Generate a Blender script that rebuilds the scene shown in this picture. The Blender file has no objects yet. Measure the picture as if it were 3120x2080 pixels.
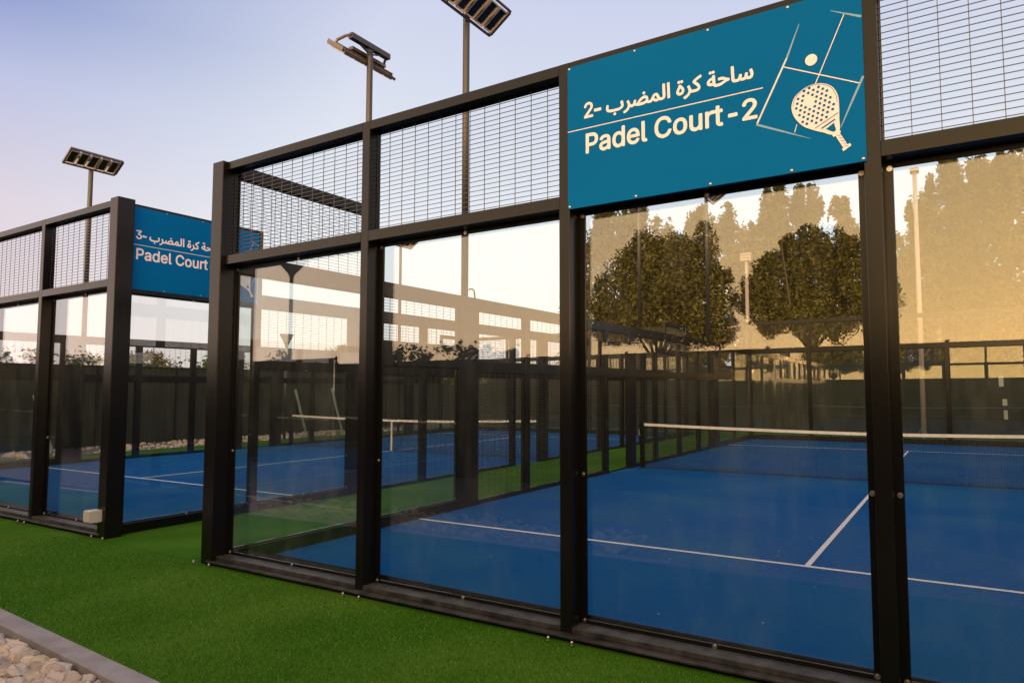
import bpy, bmesh, math, random
import numpy as np
from mathutils import Vector, Matrix
from mathutils.geometry import delaunay_2d_cdt
rnd = random.Random(7)
S = bpy.context.scene
COL = S.collection
R = math.radians
# ------------------------------------------------------------------ camera
cam = bpy.data.cameras.new('camera'); cam_o = bpy.data.objects.new('camera', cam); COL.objects.link(cam_o)
cam_o.location = (6.3382, -3.8529, 1.799); cam_o.rotation_mode = 'XYZ'
cam_o.rotation_euler = (R(93.6151), R(0.3073), R(29.1701))
cam.sensor_fit = 'HORIZONTAL'; cam.sensor_width = 36.0
cam.lens = 36.0 * 1977.56 / 3120.0
cam.shift_x = -233.3 / 3120.0; cam.shift_y = 23.7 / 3120.0
cam.clip_start = 0.05; cam.clip_end = 5000
S.camera = cam_o
# ------------------------------------------------------------------ light
SUN_AZ = (0.25, -0.968); SUN_EL = R(2.5)
S.view_settings.view_transform = 'Standard'; S.view_settings.look = 'None'
S.view_settings.exposure = 0.0; S.view_settings.gamma = 1.0
sun = bpy.data.lights.new('sun', 'SUN'); sun.energy = 0.7; sun.angle = R(3.0); sun.color = (1.0, 0.52, 0.22)
sun_o = bpy.data.objects.new('sun', sun); COL.objects.link(sun_o)
sd = Vector((SUN_AZ[0]*math.cos(SUN_EL), SUN_AZ[1]*math.cos(SUN_EL), math.sin(SUN_EL)))
sun_o.rotation_euler = sd.to_track_quat('Z', 'Y').to_euler()
W = bpy.data.worlds.new('World'); S.world = W; W.use_nodes = True
nt = W.node_tree; N = nt.nodes; L = nt.links; N.clear()
def wn(t, **k):
    n = N.new(t)
    for a, b in k.items(): setattr(n, a, b)
    return n
def wm(op, a, b=None, clamp=False):
    n = N.new('ShaderNodeMath'); n.operation = op; n.use_clamp = clamp
    for i, q in enumerate((a, b)):
        if q is None: continue
        if isinstance(q, (int, float)): n.inputs[i].default_value = q
        else: L.new(q, n.inputs[i])
    return n.outputs[0]
tc = wn('ShaderNodeTexCoord'); nrm = wn('ShaderNodeVectorMath', operation='NORMALIZE'); L.new(tc.outputs['Generated'], nrm.inputs[0])
sep = wn('ShaderNodeSeparateXYZ'); L.new(nrm.outputs[0], sep.inputs[0])
zc = sep.outputs[2]
zpos = wm('MAXIMUM', zc, 0.0)
sdot = wm('ADD', wm('MULTIPLY', sep.outputs[0], SUN_AZ[0]), wm('MULTIPLY', sep.outputs[1], SUN_AZ[1]))   # -1 away from the sun .. 1 towards it
def sky_ramp(stops):
    r = wn('ShaderNodeValToRGB'); L.new(zpos, r.inputs[0]); e = r.color_ramp.elements
    while len(e) < len(stops): e.new(0.5)
    for q, (p, c) in zip(e, stops): q.position = p; q.color = (*c, 1)
    return r.outputs[0]
dusk_side = sky_ramp([(0.0, (.62, .48, .52)), (0.22, (.53, .47, .57)), (0.35, (.31, .37, .61)), (0.43, (.09, .18, .48)), (1.0, (.09, .14, .36))])
pale_side = sky_ramp([(0.0, (.90, .80, .76)), (0.2, (.80, .81, .84)), (0.4, (.66, .69, .78)), (0.53, (.57, .60, .77)), (1.0, (.16, .24, .50))])
side_f = wm('MULTIPLY', wm('SUBTRACT', sep.outputs[1], 0.26), 3.0, clamp=True)
mixs = wn('ShaderNodeMix', data_type='RGBA'); L.new(side_f, mixs.inputs[0]); L.new(dusk_side, mixs.inputs[6]); L.new(pale_side, mixs.inputs[7])
half = wm('MULTIPLY', wm('ADD', sdot, 1.0), 0.5)
spos = wm('MAXIMUM', sdot, 0.0)
fade = lambda k: wm('POWER', 2.718, wm('MULTIPLY', zpos, -k))
dim = wm('SUBTRACT', 1.0, wm('MULTIPLY', spos, 0.72))
haze_f = wm('MULTIPLY', wm('MULTIPLY', wm('POWER', half, 2.5), dim), fade(0.9))
glow_f = wm('MULTIPLY', wm('POWER', spos, 1.5), fade(1.3))
low_f = wm('MULTIPLY', wm('POWER', spos, 2.0), fade(8.0))
def scaled(col, f):
    n = wn('ShaderNodeVectorMath', operation='SCALE'); n.inputs[0].default_value = col; L.new(f, n.inputs['Scale']); return n.outputs[0]
def vadd(a, b):
    n = wn('ShaderNodeVectorMath', operation='ADD'); L.new(a, n.inputs[0]); L.new(b, n.inputs[1]); return n.outputs[0]
base_d = wn('ShaderNodeVectorMath', operation='SCALE'); L.new(mixs.outputs[2], base_d.inputs[0]); L.new(dim, base_d.inputs['Scale'])
tot = vadd(vadd(base_d.outputs[0], scaled((6.6, 4.9, 3.9), haze_f)), vadd(scaled((4.2, 2.65, 0.5), glow_f), scaled((2.6, 0.8, 0.03), low_f)))
bg1 = wn('ShaderNodeBackground'); L.new(tot, bg1.inputs[0]); bg1.inputs[1].default_value = 1.0
sky = wn('ShaderNodeTexSky', sky_type='NISHITA', sun_disc=False, sun_elevation=SUN_EL, sun_rotation=math.atan2(SUN_AZ[0], SUN_AZ[1]), dust_density=2.0, air_density=1.0, ozone_density=2.0)
bg2 = wn('ShaderNodeBackground'); L.new(sky.outputs[0], bg2.inputs[0]); bg2.inputs[1].default_value = 0.06
ad = wn('ShaderNodeAddShader'); L.new(bg1.outputs[0], ad.inputs[0]); L.new(bg2.outputs[0], ad.inputs[1])
wo = wn('ShaderNodeOutputWorld'); L.new(ad.outputs[0], wo.inputs[0])
S.cycles.transparent_max_bounces = 40; S.cycles.max_bounces = 10; S.cycles.caustics_reflective = False
# ------------------------------------------------------------------ materials
def mat(name, col, rough=0.6, metal=0.0, spec=0.5, noise=None, bump=None, col2=None, mixscale=5.0, detail=6.0, coat=0.0):
    m = bpy.data.materials.new(name); m.use_nodes = True
    n = m.node_tree.nodes; l = m.node_tree.links; b = n['Principled BSDF']
    b.inputs['Base Color'].default_value = (*col, 1); b.inputs['Roughness'].default_value = rough
    b.inputs['Metallic'].default_value = metal; b.inputs['Specular IOR Level'].default_value = spec
    b.inputs['Coat Weight'].default_value = coat
    t = n.new('ShaderNodeTexCoord')
    if col2 is not None:
        x = n.new('ShaderNodeTexNoise'); x.inputs['Scale'].default_value = mixscale; x.inputs['Detail'].default_value = detail
        l.new(t.outputs['Object'], x.inputs['Vector'])
        r = n.new('ShaderNodeValToRGB'); r.color_ramp.elements[0].position = 0.35; r.color_ramp.elements[1].position = 0.65
        r.color_ramp.elements[0].color = (*col, 1); r.color_ramp.elements[1].color = (*col2, 1)
        l.new(x.outputs[0], r.inputs[0]); l.new(r.outputs[0], b.inputs['Base Color'])
    if bump:
        x = n.new('ShaderNodeTexNoise'); x.inputs['Scale'].default_value = bump[0]; x.inputs['Detail'].default_value = 4
        l.new(t.outputs['Object'], x.inputs['Vector'])
        q = n.new('ShaderNodeBump'); q.inputs['Strength'].default_value = bump[1]; q.inputs['Distance'].default_value = bump[2]
        l.new(x.outputs[0], q.inputs['Height']); l.new(q.outputs[0], b.inputs['Normal'])
    return m
M = {}
M['coat'] = mat('black_powder_coat', (0.005, 0.0048, 0.0048), 0.24, spec=0.20, bump=(900, 0.12, 0.001))
M['sill'] = mat('dusty_black_steel', (0.012, 0.012, 0.012), 0.5, spec=0.3, col2=(0.048, 0.046, 0.042), mixscale=9, detail=10)
M['wire'] = mat('black_wire', (0.06, 0.057, 0.055), 0.32, metal=0.5)
M['steel'] = mat('stainless_steel', (0.45, 0.43, 0.41), 0.3, metal=1.0)
M['lampgrey'] = mat('lamp_housing_grey', (0.16, 0.13, 0.11), 0.36, metal=0.5)
M['bezel'] = mat('lamp_bezel_metal', (0.55, 0.47, 0.38), 0.35, metal=0.7)
M['pole'] = mat('dark_pole_paint', (0.020, 0.016, 0.015), 0.32, spec=0.6)
M['palepole'] = mat('pale_pole_paint', (0.30, 0.26, 0.24), 0.5)
M['lens'] = mat('lamp_lens', (0.012, 0.013, 0.018), 0.12)
M['signblue'] = mat('sign_blue', (0.0, 0.108, 0.32), 0.6, spec=0.04, col2=(0.0, 0.116, 0.335), mixscale=1.2)
M['cream'] = mat('sign_white_vinyl', (0.72, 0.67, 0.70), 0.5)
M['fade'] = mat('sign_pale_blue_vinyl', (0.16, 0.32, 0.46), 0.5)
M['white'] = mat('white_band', (0.72, 0.67, 0.61), 0.7, col2=(0.62, 0.57, 0.51), mixscale=14)
M['net'] = mat('black_net_cord', (0.010, 0.011, 0.014), 0.7)
M['box'] = mat('grey_plastic', (0.40, 0.38, 0.36), 0.5)
M['kerb'] = mat('concrete', (0.27, 0.26, 0.255), 0.85, col2=(0.20, 0.19, 0.19), mixscale=6, bump=(180, 0.4, 0.004))
M['ground'] = mat('sandy_ground', (0.26, 0.20, 0.14), 0.9, col2=(0.20, 0.16, 0.11), mixscale=0.4)
M['gravelbed'] = mat('gravel_bed', (0.08, 0.066, 0.055), 0.95, col2=(0.20, 0.17, 0.14), mixscale=16, bump=(22, 1.0, 0.05))
M['cloth'] = mat('green_windscreen_cloth', (0.016, 0.022, 0.017), 0.9, spec=0.15, col2=(0.026, 0.030, 0.022), mixscale=0.7)
M['screen'] = mat('dark_green_windscreen', (0.007, 0.011, 0.0095), 0.9, spec=0.15, col2=(0.011, 0.014, 0.011), mixscale=1.3)
M['bark'] = mat('bark', (0.07, 0.05, 0.035), 0.9, bump=(30, 0.7, 0.02))
M['wall'] = mat('tan_render', (0.32, 0.26, 0.19), 0.9, col2=(0.27, 0.22, 0.16), mixscale=2)
M['tag'] = mat('pale_tag', (0.34, 0.35, 0.33), 0.6)
M['lath'] = mat('pale_green_lath', (0.22, 0.30, 0.24), 0.6)
def stone_mat():
    m = mat('limestone', (0.50, 0.40, 0.31), 0.9, bump=(40, 0.7, 0.012))
    n = m.node_tree.nodes; l = m.node_tree.links; b = n['Principled BSDF']
    g = n.new('ShaderNodeNewGeometry'); r = n.new('ShaderNodeValToRGB')
    for i in range(3): r.color_ramp.elements.new(0.5)
    for q, (p, c) in zip(r.color_ramp.elements, [(0, (.46, .39, .32)), (.3, (.70, .61, .52)), (.55, (.60, .53, .46)), (.8, (.66, .53, .35)), (1, (.42, .36, .31))]): q.position = p; q.color = (*c, 1)
    l.new(g.outputs['Random Per Island'], r.inputs[0])
    x = n.new('ShaderNodeTexNoise'); x.inputs['Scale'].default_value = 30; x.inputs['Detail'].default_value = 8
    mm = n.new('ShaderNodeMix'); mm.data_type = 'RGBA'; mm.blend_type = 'MULTIPLY'; mm.inputs[0].default_value = 0.5
    l.new(r.outputs[0], mm.inputs[6]); l.new(x.outputs[0], mm.inputs[7]); l.new(mm.outputs[2], b.inputs['Base Color'])
    return m
M['stone'] = stone_mat()
def leaf_mat(name, c1, c2, c3):
    m = bpy.data.materials.new(name); m.use_nodes = True
    n = m.node_tree.nodes; l = m.node_tree.links; b = n['Principled BSDF']
    b.inputs['Roughness'].default_value = 0.55; b.inputs['Specular IOR Level'].default_value = 0.3
    g = n.new('ShaderNodeNewGeometry'); r = n.new('ShaderNodeValToRGB'); r.color_ramp.elements.new(0.5)
    for q, (p, c) in zip(r.color_ramp.elements, [(0, c1), (.5, c2), (1, c3)]): q.position = p; q.color = (*c, 1)
    l.new(g.outputs['Random Per Island'], r.inputs[0]); l.new(r.outputs[0], b.inputs['Base Color'])
    t = n.new('ShaderNodeBsdfTranslucent'); l.new(r.outputs[0], t.inputs[0])
    x = n.new('ShaderNodeMixShader'); x.inputs[0].default_value = 0.25
    l.new(b.outputs[0], x.inputs[1]); l.new(t.outputs[0], x.inputs[2]); l.new(x.outputs[0], n['Material Output'].inputs[0])
    return m
M['leaf'] = leaf_mat('olive_leaves', (.055, .062, .011), (.100, .095, .017), (.140, .118, .024))
M['leafdark'] = leaf_mat('dark_leaves', (.026, .030, .007), (.042, .050, .011), (.062, .064, .015))
M['hedge'] = leaf_mat('hedge_leaves', (.03, .06, .01), (.06, .11, .02), (.09, .14, .03))
def glass_mat():
    m = bpy.data.materials.new('clear_glass'); m.use_nodes = True
    n = m.node_tree.nodes; l = m.node_tree.links; n.clear()
    g = n.new('ShaderNodeNewGeometry'); d = n.new('ShaderNodeVectorMath'); d.operation = 'DOT_PRODUCT'
    l.new(g.outputs['Normal'], d.inputs[0]); l.new(g.outputs['Incoming'], d.inputs[1])
    def mth(op, a, b):
        q = n.new('ShaderNodeMath'); q.operation = op
        for i, v in enumerate((a, b)):
            if isinstance(v, (int, float)): q.inputs[i].default_value = v
            elif v is not None: l.new(v, q.inputs[i])
        return q.outputs[0]
    c = mth('ABSOLUTE', d.outputs['Value'], None)
    f = mth('ADD', mth('MULTIPLY', mth('POWER', mth('SUBTRACT', 1.0, c), 4.0), 0.95), 0.048)
    t = n.new('ShaderNodeBsdfTransparent'); t.inputs[0].default_value = (0.965, 0.985, 0.975, 1)
    gl = n.new('ShaderNodeBsdfGlossy'); gl.inputs['Roughness'].default_value = 0.0; gl.inputs['Color'].default_value = (1, 1, 1, 1)
    x = n.new('ShaderNodeMixShader'); o = n.new('ShaderNodeOutputMaterial')
    l.new(f, x.inputs[0]); l.new(t.outputs[0], x.inputs[1]); l.new(gl.outputs[0], x.inputs[2])
    # a thin uneven film of dust and smears
    tc_ = n.new('ShaderNodeTexCoord'); mp = n.new('ShaderNodeMapping'); mp.inputs['Scale'].default_value = (2.2, 2.2, .8); l.new(tc_.outputs['Object'], mp.inputs[0])
    nz = n.new('ShaderNodeTexNoise'); nz.inputs['Scale'].default_value = 1.6; nz.inputs['Detail'].default_value = 9; nz.inputs['Roughness'].default_value = .65; l.new(mp.outputs[0], nz.inputs[0])
    mr = n.new('ShaderNodeMapRange'); mr.inputs[1].default_value = .48; mr.inputs[2].default_value = .82; mr.inputs[3].default_value = .004; mr.inputs[4].default_value = .030; l.new(nz.outputs[0], mr.inputs[0])
    df = n.new('ShaderNodeBsdfDiffuse'); df.inputs[0].default_value = (.55, .55, .52, 1)
    x2 = n.new('ShaderNodeMixShader'); l.new(mr.outputs[0], x2.inputs[0]); l.new(x.outputs[0], x2.inputs[1]); l.new(df.outputs[0], x2.inputs[2]); l.new(x2.outputs[0], o.inputs[0])
    return m
M['glass'] = glass_mat()
def floor_mat(name, c1, c2, c3, fine, big, speck, roll=2.05):
    m = bpy.data.materials.new(name); m.use_nodes = True
    n = m.node_tree.nodes; l = m.node_tree.links; b = n['Principled BSDF']
    b.inputs['Roughness'].default_value = 0.95; b.inputs['Specular IOR Level'].default_value = 0.04
    t = n.new('ShaderNodeTexCoord')
    x = n.new('ShaderNodeTexNoise'); x.inputs['Scale'].default_value = fine; x.inputs['Detail'].default_value = 3; l.new(t.outputs['Object'], x.inputs['Vector'])
    y = n.new('ShaderNodeTexNoise'); y.inputs['Scale'].default_value = big; y.inputs['Detail'].default_value = 6; l.new(t.outputs['Object'], y.inputs['Vector'])
    r = n.new('ShaderNodeValToRGB'); r.color_ramp.elements[0].position = .3; r.color_ramp.elements[1].position = .72
    r.color_ramp.elements[0].color = (*c1, 1); r.color_ramp.elements[1].color = (*c2, 1); l.new(x.outputs[0], r.inputs[0])
    mx = n.new('ShaderNodeMix'); mx.data_type = 'RGBA'; mr = n.new('ShaderNodeMapRange'); mr.inputs[1].default_value = .45; mr.inputs[2].default_value = .70; mr.inputs[4].default_value = .85
    l.new(y.outputs[0], mr.inputs[0]); l.new(mr.outputs[0], mx.inputs[0]); l.new(r.outputs[0], mx.inputs[6]); mx.inputs[7].default_value = (*c3, 1)
    out = mx.outputs[2]
    if speck:
        v = n.new('ShaderNodeTexVoronoi'); v.inputs['Scale'].default_value = speck; l.new(t.outputs['Object'], v.inputs['Vector'])
        a = n.new('ShaderNodeMath'); a.operation = 'LESS_THAN'; a.inputs[1].default_value = 0.045; l.new(v.outputs['Distance'], a.inputs[0])
        sx = n.new('ShaderNodeSeparateColor'); l.new(v.outputs['Color'], sx.inputs[0])
        a2 = n.new('ShaderNodeMath'); a2.operation = 'GREATER_THAN'; a2.inputs[1].default_value = 0.72; l.new(sx.outputs[0], a2.inputs[0])
        a3 = n.new('ShaderNodeMath'); a3.operation = 'MULTIPLY'; l.new(a.outputs[0], a3.inputs[0]); l.new(a2.outputs[0], a3.inputs[1])
        m2 = n.new('ShaderNodeMix'); m2.data_type = 'RGBA'; l.new(a3.outputs[0], m2.inputs[0]); l.new(out, m2.inputs[6]); m2.inputs[7].default_value = (.42, .44, .42, 1); out = m2.outputs[2]
    # thin dark joins between the turf rolls
    sp = n.new('ShaderNodeSeparateXYZ'); l.new(t.outputs['Object'], sp.inputs[0])
    dv = n.new('ShaderNodeMath'); dv.operation = 'PINGPONG'; dv.inputs[1].default_value = roll; l.new(sp.outputs[1], dv.inputs[0])
    lt = n.new('ShaderNodeMath'); lt.operation = 'LESS_THAN'; lt.inputs[1].default_value = .006; l.new(dv.outputs[0], lt.inputs[0])
    lm = n.new('ShaderNodeMath'); lm.operation = 'MULTIPLY'; lm.inputs[1].default_value = .45; l.new(lt.outputs[0], lm.inputs[0])
    m3 = n.new('ShaderNodeMix'); m3.data_type = 'RGBA'; l.new(lm.outputs[0], m3.inputs[0]); l.new(out, m3.inputs[6]); m3.inputs[7].default_value = (c1[0]*.4, c1[1]*.4, c1[2]*.4, 1); out = m3.outputs[2]
    l.new(out, b.inputs['Base Color'])
    q = n.new('ShaderNodeBump'); q.inputs['Strength'].default_value = .6; q.inputs['Distance'].default_value = .006; l.new(x.outputs[0], q.inputs['Height']); l.new(q.outputs[0], b.inputs['Normal'])
    return m
M['blue'] = floor_mat('blue_court_turf', (.0005, .046, .165), (.0015, .098, .295), (.016, .100, .215), 160, .55, 5.5)
M['turf'] = floor_mat('green_turf', (.011, .058, .0015), (.050, .146, .005), (.066, .150, .012), 70, .8, 0)
M['fibre'] = leaf_mat('turf_fibre', (.022, .085, .003), (.060, .16, .008), (.16, .30, .05))
M['line'] = mat('white_line_turf', (0.66, 0.64, 0.62), 0.85, col2=(0.52, 0.52, 0.52), mixscale=60)
# ------------------------------------------------------------------ mesh helpers
class MB:
    def __init__(s, fn=None): s.v = []; s.f = []; s.fn = fn
    def box(s, x0, x1, y0, y1, z0, z1):
        i = len(s.v)
        s.v += [(x, y, z) for z in (z0, z1) for y in (y0, y1) for x in (x0, x1)]
        s.f += [(i, i+2, i+3, i+1), (i+4, i+5, i+7, i+6), (i, i+1, i+5, i+4), (i+2, i+6, i+7, i+3), (i, i+4, i+6, i+2), (i+1, i+3, i+7, i+5)]
        return s
    def bar(s, a, b, w, h=None, up=(0, 0, 1)):
        h = h or w; a = Vector(a); b = Vector(b); d = (b-a).normalized(); u = Vector(up)
        if abs(d.dot(u)) > .95: u = Vector((1, 0, 0))
        x = d.cross(u).normalized(); y = x.cross(d)
        i = len(s.v)
        for p in (a, b):
            for q, r in ((-1, -1), (1, -1), (1, 1), (-1, 1)): s.v.append(tuple(p + x*q*w/2 + y*r*h/2))
        s.f += [(i, i+1, i+2, i+3), (i+7, i+6, i+5, i+4)] + [(i+k, i+4+k, i+4+(k+1) % 4, i+(k+1) % 4) for k in range(4)]
        return s
    def tube(s, pts, rad, n=10):
        pts = [Vector(p) for p in pts]; rad = rad if isinstance(rad, (list, tuple)) else [rad]*len(pts); i = len(s.v)
        for k, p in enumerate(pts):
            d = (pts[min(k+1, len(pts)-1)] - pts[max(k-1, 0)]).normalized()
            u = Vector((0, 0, 1)) if abs(d.z) < .9 else Vector((1, 0, 0))
            x = d.cross(u).normalized(); y = x.cross(d)
            for j in range(n):
                t = 2*math.pi*j/n; s.v.append(tuple(p + (x*math.cos(t) + y*math.sin(t))*rad[k]))
        for k in range(len(pts)-1):
            for j in range(n): s.f.append((i+k*n+j, i+k*n+(j+1) % n, i+(k+1)*n+(j+1) % n, i+(k+1)*n+j))
        s.f.append(tuple(i+j for j in range(n))[::-1]); s.f.append(tuple(i+(len(pts)-1)*n+j for j in range(n)))
        return s
    def build(s, name, m, parent=None, bevel=0, smooth=False, loc=None):
        v = [s.fn(*p) for p in s.v] if s.fn else s.v
        me = bpy.data.meshes.new(name); bm = bmesh.new()
        vs = [bm.verts.new(p) for p in v]
        for f in s.f:
            try: bm.faces.new([vs[k] for k in f])
            except ValueError: pass
        bmesh.ops.recalc_face_normals(bm, faces=bm.faces)
        if bevel: bmesh.ops.bevel(bm, geom=list(bm.edges), offset=bevel, segments=2, profile=.5, affect='EDGES')
        if smooth:
            for f in bm.faces: f.smooth = True
        bm.to_mesh(me); bm.free()
        me.materials.append(M[m] if isinstance(m, str) else m)
        o = bpy.data.objects.new(name, me); COL.objects.link(o)
        if parent is not None: o.parent = parent
        if loc: o.location = loc
        return o
def tag(o, label, cat, group=None):
    o['label'] = label; o['category'] = cat
    if group: o['group'] = group
    return o
def thing(name, label, cat, group=None, loc=(0, 0, 0), rz=0):
    o = bpy.data.objects.new(name, None); COL.objects.link(o); o.location = loc; o.rotation_euler = (0, 0, rz); o.empty_display_size = .2
    return tag(o, label, cat, group)
def kind(o, k): o['kind'] = k; return o
def copy_tree(o, parent=None):
    c = o.copy(); COL.objects.link(c); c.parent = parent
    for ch in list(o.children): copy_tree(ch, c)
    return c
def raw(name, v, f, m, parent=None):
    me = bpy.data.meshes.new(name); me.from_pydata(v, [], f); me.update(); me.materials.append(M[m])
    o = bpy.data.objects.new(name, me); COL.objects.link(o); o.parent = parent
    return o
SK = 0.0135          # the courts run very slightly off square
CL = 18.5            # distance between the two end walls
TURF_Z = 0.118
# ------------------------------------------------------------------ ground, turf, courts
def sheet(name, rects, z, m, thick=0.0):
    v = []; f = []
    for (x0, x1, y0, y1) in rects:
        i = len(v); v += [(x0, y0, z), (x1, y0, z), (x1, y1, z), (x0, y1, z)]; f.append((i, i+1, i+2, i+3))
    return kind(raw(name, v, f, m), 'structure')
sheet('ground', [(-1500, 1500, -1500, 1500)], 0.0, 'ground')
sheet('turf', [(-2.36, -0.06, 0.06, 8), (-2.28, 0.06, 8, 20.4), (-14.6, -12.55, 0.06, 20.4), (10.1, 14, 0.06, 20.4), (-14.6, 14, 20.4, 23.5)], TURF_Z, 'turf')
kind(raw('turf', [(-60, .06, TURF_Z-.001), (-60, -1.572+.048*60, TURF_Z-.001), (40, -1.572-.048*40, TURF_Z-.001), (40, .06, TURF_Z-.001)], [(0, 1, 2, 3)], 'turf'), 'structure')
sheet('gravel_bed', [(-60, 40, -9.0, -1.61), (-18.2, -14.6, -1.66, 23.5)], 0.072, 'gravelbed')
def court_floor(name, ox, oy, sx, tz, cx, dy=0.0):
    def q(x, y, z): return (ox + sx*x + SK*y, oy + y, z)
    def poly(nm, rects, z, m):
        v = []; f = []
        for (x0, x1, y0, y1) in rects:
            i = len(v); v += [q(x0, y0, z), q(x1, y0, z), q(x1, y1, z), q(x0, y1, z)]; f.append((i, i+1, i+2, i+3) if sx > 0 else (i+3, i+2, i+1, i))
        return kind(raw(nm, v, f, m), 'structure')
    poly('court_floor', [(0.0, 10.15, 0.02, CL-.02)], tz, 'blue')
    w = 0.027
    poly('court_lines', [(.06, 10.0, 2.70+dy-w, 2.70+dy+w), (.06, 10.0, 15.88+dy-w, 15.88+dy+w), (cx-w, cx+w, 2.70+dy+w, 15.88+dy-w)], tz+.004, 'line')
court_floor('court_floor', 0, 0, 1, 0.103, 5.03)
court_floor('court_floor', -2.40, 0.09, -1, 0.103, 5.45, 0.40)
# turf fibres close to the camera (nobody could count them)
def fibres():
    r = np.random.default_rng(3); n = 150000
    x = r.uniform(-3.2, 6.2, n); y = r.uniform(-1.0, -0.05, n)*(1.572+.048*x)
    keep = (r.random(n) < np.clip(1.25 - 0.12*np.hypot(x-5.5, y+3.8), .35, 1)); x = x[keep]; y = y[keep]; n = len(x)
    h = r.uniform(.006, .017, n); a = r.uniform(0, 2*np.pi, n); w = r.uniform(.0014, .0032, n); t = r.uniform(-.010, .010, (n, 2))
    V = np.empty((n, 3, 3)); V[:, 0] = np.stack([x-np.cos(a)*w, y-np.sin(a)*w, np.full(n, TURF_Z-.002)], 1); V[:, 1] = np.stack([x+np.cos(a)*w, y+np.sin(a)*w, np.full(n, TURF_Z-.002)], 1)
    V[:, 2] = np.stack([x+t[:, 0], y+t[:, 1], TURF_Z+h], 1)
    F = np.arange(n*3).reshape(n, 3)
    o = raw('turf_fibre', V.reshape(-1, 3).tolist(), F.tolist(), 'fibre'); kind(o, 'stuff'); tag(o, 'short green artificial grass fibres standing up from the turf in the foreground', 'grass')
fibres()
# ------------------------------------------------------------------ kerb and gravel
KY = lambda x: -1.572 - .048*x
kx = [-9.6, -7.6, -5.6, -3.6, -1.1, 1.37, 3.87]
for i in range(len(kx)-1):
    b = MB(lambda x, y, z: (x, KY(x)+y, z)).box(kx[i]+.003, kx[i+1]-.003, -.137, 0, 0.0, 0.128)
    o = b.build('kerb_stone', 'kerb', bevel=.008)
    lab = {3: 'grey concrete kerb stone at the left edge of the picture beside the rocks', 4: 'grey concrete kerb stone whose right joint is in view, nearest the corner rocks', 5: 'grey concrete kerb stone running off the bottom edge of the picture'}.get(i, 'grey concrete kerb stone further along the line, left of the picture')
    tag(o, lab, 'kerb', 'kerb stones between turf and gravel')
def stone_bases(k):
    out = []
    for q in range(k):
        bm = bmesh.new(); bmesh.ops.create_icosphere(bm, subdivisions=2, radius=1)
        pl = [(Vector((rnd.gauss(0, 1), rnd.gauss(0, 1), rnd.gauss(0, 1))).normalized(), rnd.uniform(.35, .8)) for _ in range(9)]
        for v in bm.verts:
            p = v.co.copy()
            for nn, dd in pl:
                e_ = p.dot(nn) - dd
                if e_ > 0: p -= nn*e_*.96
            v.co = p + v.co*rnd.uniform(-.06, .06)
        out.append(([tuple(v.co) for v in bm.verts], [tuple(w.index for w in f.verts) for f in bm.faces])); bm.free()
    return out
def gravel():
    B = stone_bases(10); v = []; f = []
    spots = []
    for _ in range(2600):
        x = rnd.uniform(-4.0, 3.2); s = rnd.choice([.03, .04, .05, .06, .07, .085])*rnd.uniform(.8, 1.25); y = KY(x) - .15 - s*.8 - min(abs(rnd.gauss(0, .42)), 1.1)
        spots.append((x, y, s, .075 + rnd.uniform(0, .035)))
    for _ in range(700):
        x = rnd.uniform(-18, -14.8); y = rnd.uniform(1, 18); s = rnd.uniform(.05, .12); spots.append((x, y, s, .09))
    for (x, y, s, z) in spots:
        bv, bf = rnd.choice(B); m = Matrix.Rotation(rnd.uniform(0, 6.28), 3, Vector((rnd.gauss(0, 1), rnd.gauss(0, 1), rnd.gauss(0, 1))).normalized())
        k = (s*rnd.uniform(.8, 1.3), s*rnd.uniform(.7, 1.0), s*rnd.uniform(.55, .85)); i = len(v)
        for p in bv:
            p = m @ Vector(p); v.append((x+p.x*k[0], y+p.y*k[1], z+p.z*k[2]))
        f += [tuple(a+i for a in g) for g in bf]
    o = raw('gravel', v, f, 'stone'); kind(o, 'stuff'); tag(o, 'pale broken limestone rocks heaped along the grey kerb', 'gravel')
gravel()
# ------------------------------------------------------------------ court enclosure
bolt_src = None
def bolt_mesh():
    b = MB(); n = 14
    for r_, y0, y1 in ((.016, -.005, 0), (.009, -.012, -.005)):
        i = len(b.v)
        for y in (y0, y1):
            for k in range(n): t = 2*math.pi*k/n; b.v.append((r_*math.cos(t), y, r_*math.sin(t)))
        b.f += [tuple(i+k for k in range(n)), tuple(i+n+k for k in range(n))] + [(i+k, i+(k+1) % n, i+n+(k+1) % n, i+n+k) for k in range(n)]
    o = b.build('bolt', 'steel'); me = o.data; bpy.data.objects.remove(o); return me
BOLT = bolt_mesh()
def anchor_mesh():
    o = MB().tube([(0, 0, 0), (0, 0, .028), (0, 0, .036)], [.009, .009, .005], 8).tube([(0, 0, .004), (0, 0, .013)], .014, 6).build('anchor_bolt', 'steel'); me = o.data; bpy.data.objects.remove(o); return me
ANCHOR = anchor_mesh()
def put(me, name, parent, loc, rz=0):
    o = bpy.data.objects.new(name, me); COL.objects.link(o); o.parent = parent; o.location = loc; o.rotation_euler = (0, 0, rz); return o
def wires(b, s0, s1, z0, z1, d, sv, sh, w=.0042):
    n = max(1, round((s1-s0)/sv))
    for k in range(n+1):
        s = s0 + .006 + (s1-s0-.012)*k/n; b.box(s-w/2, s+w/2, d, d+w, z0, z1)
    n = max(1, round((z1-z0)/sh))
    for k in range(1, n):
        z = z0 + (z1-z0)*k/n; b.box(s0, s1, d-w, d, z-w/2, z+w/2)
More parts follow.
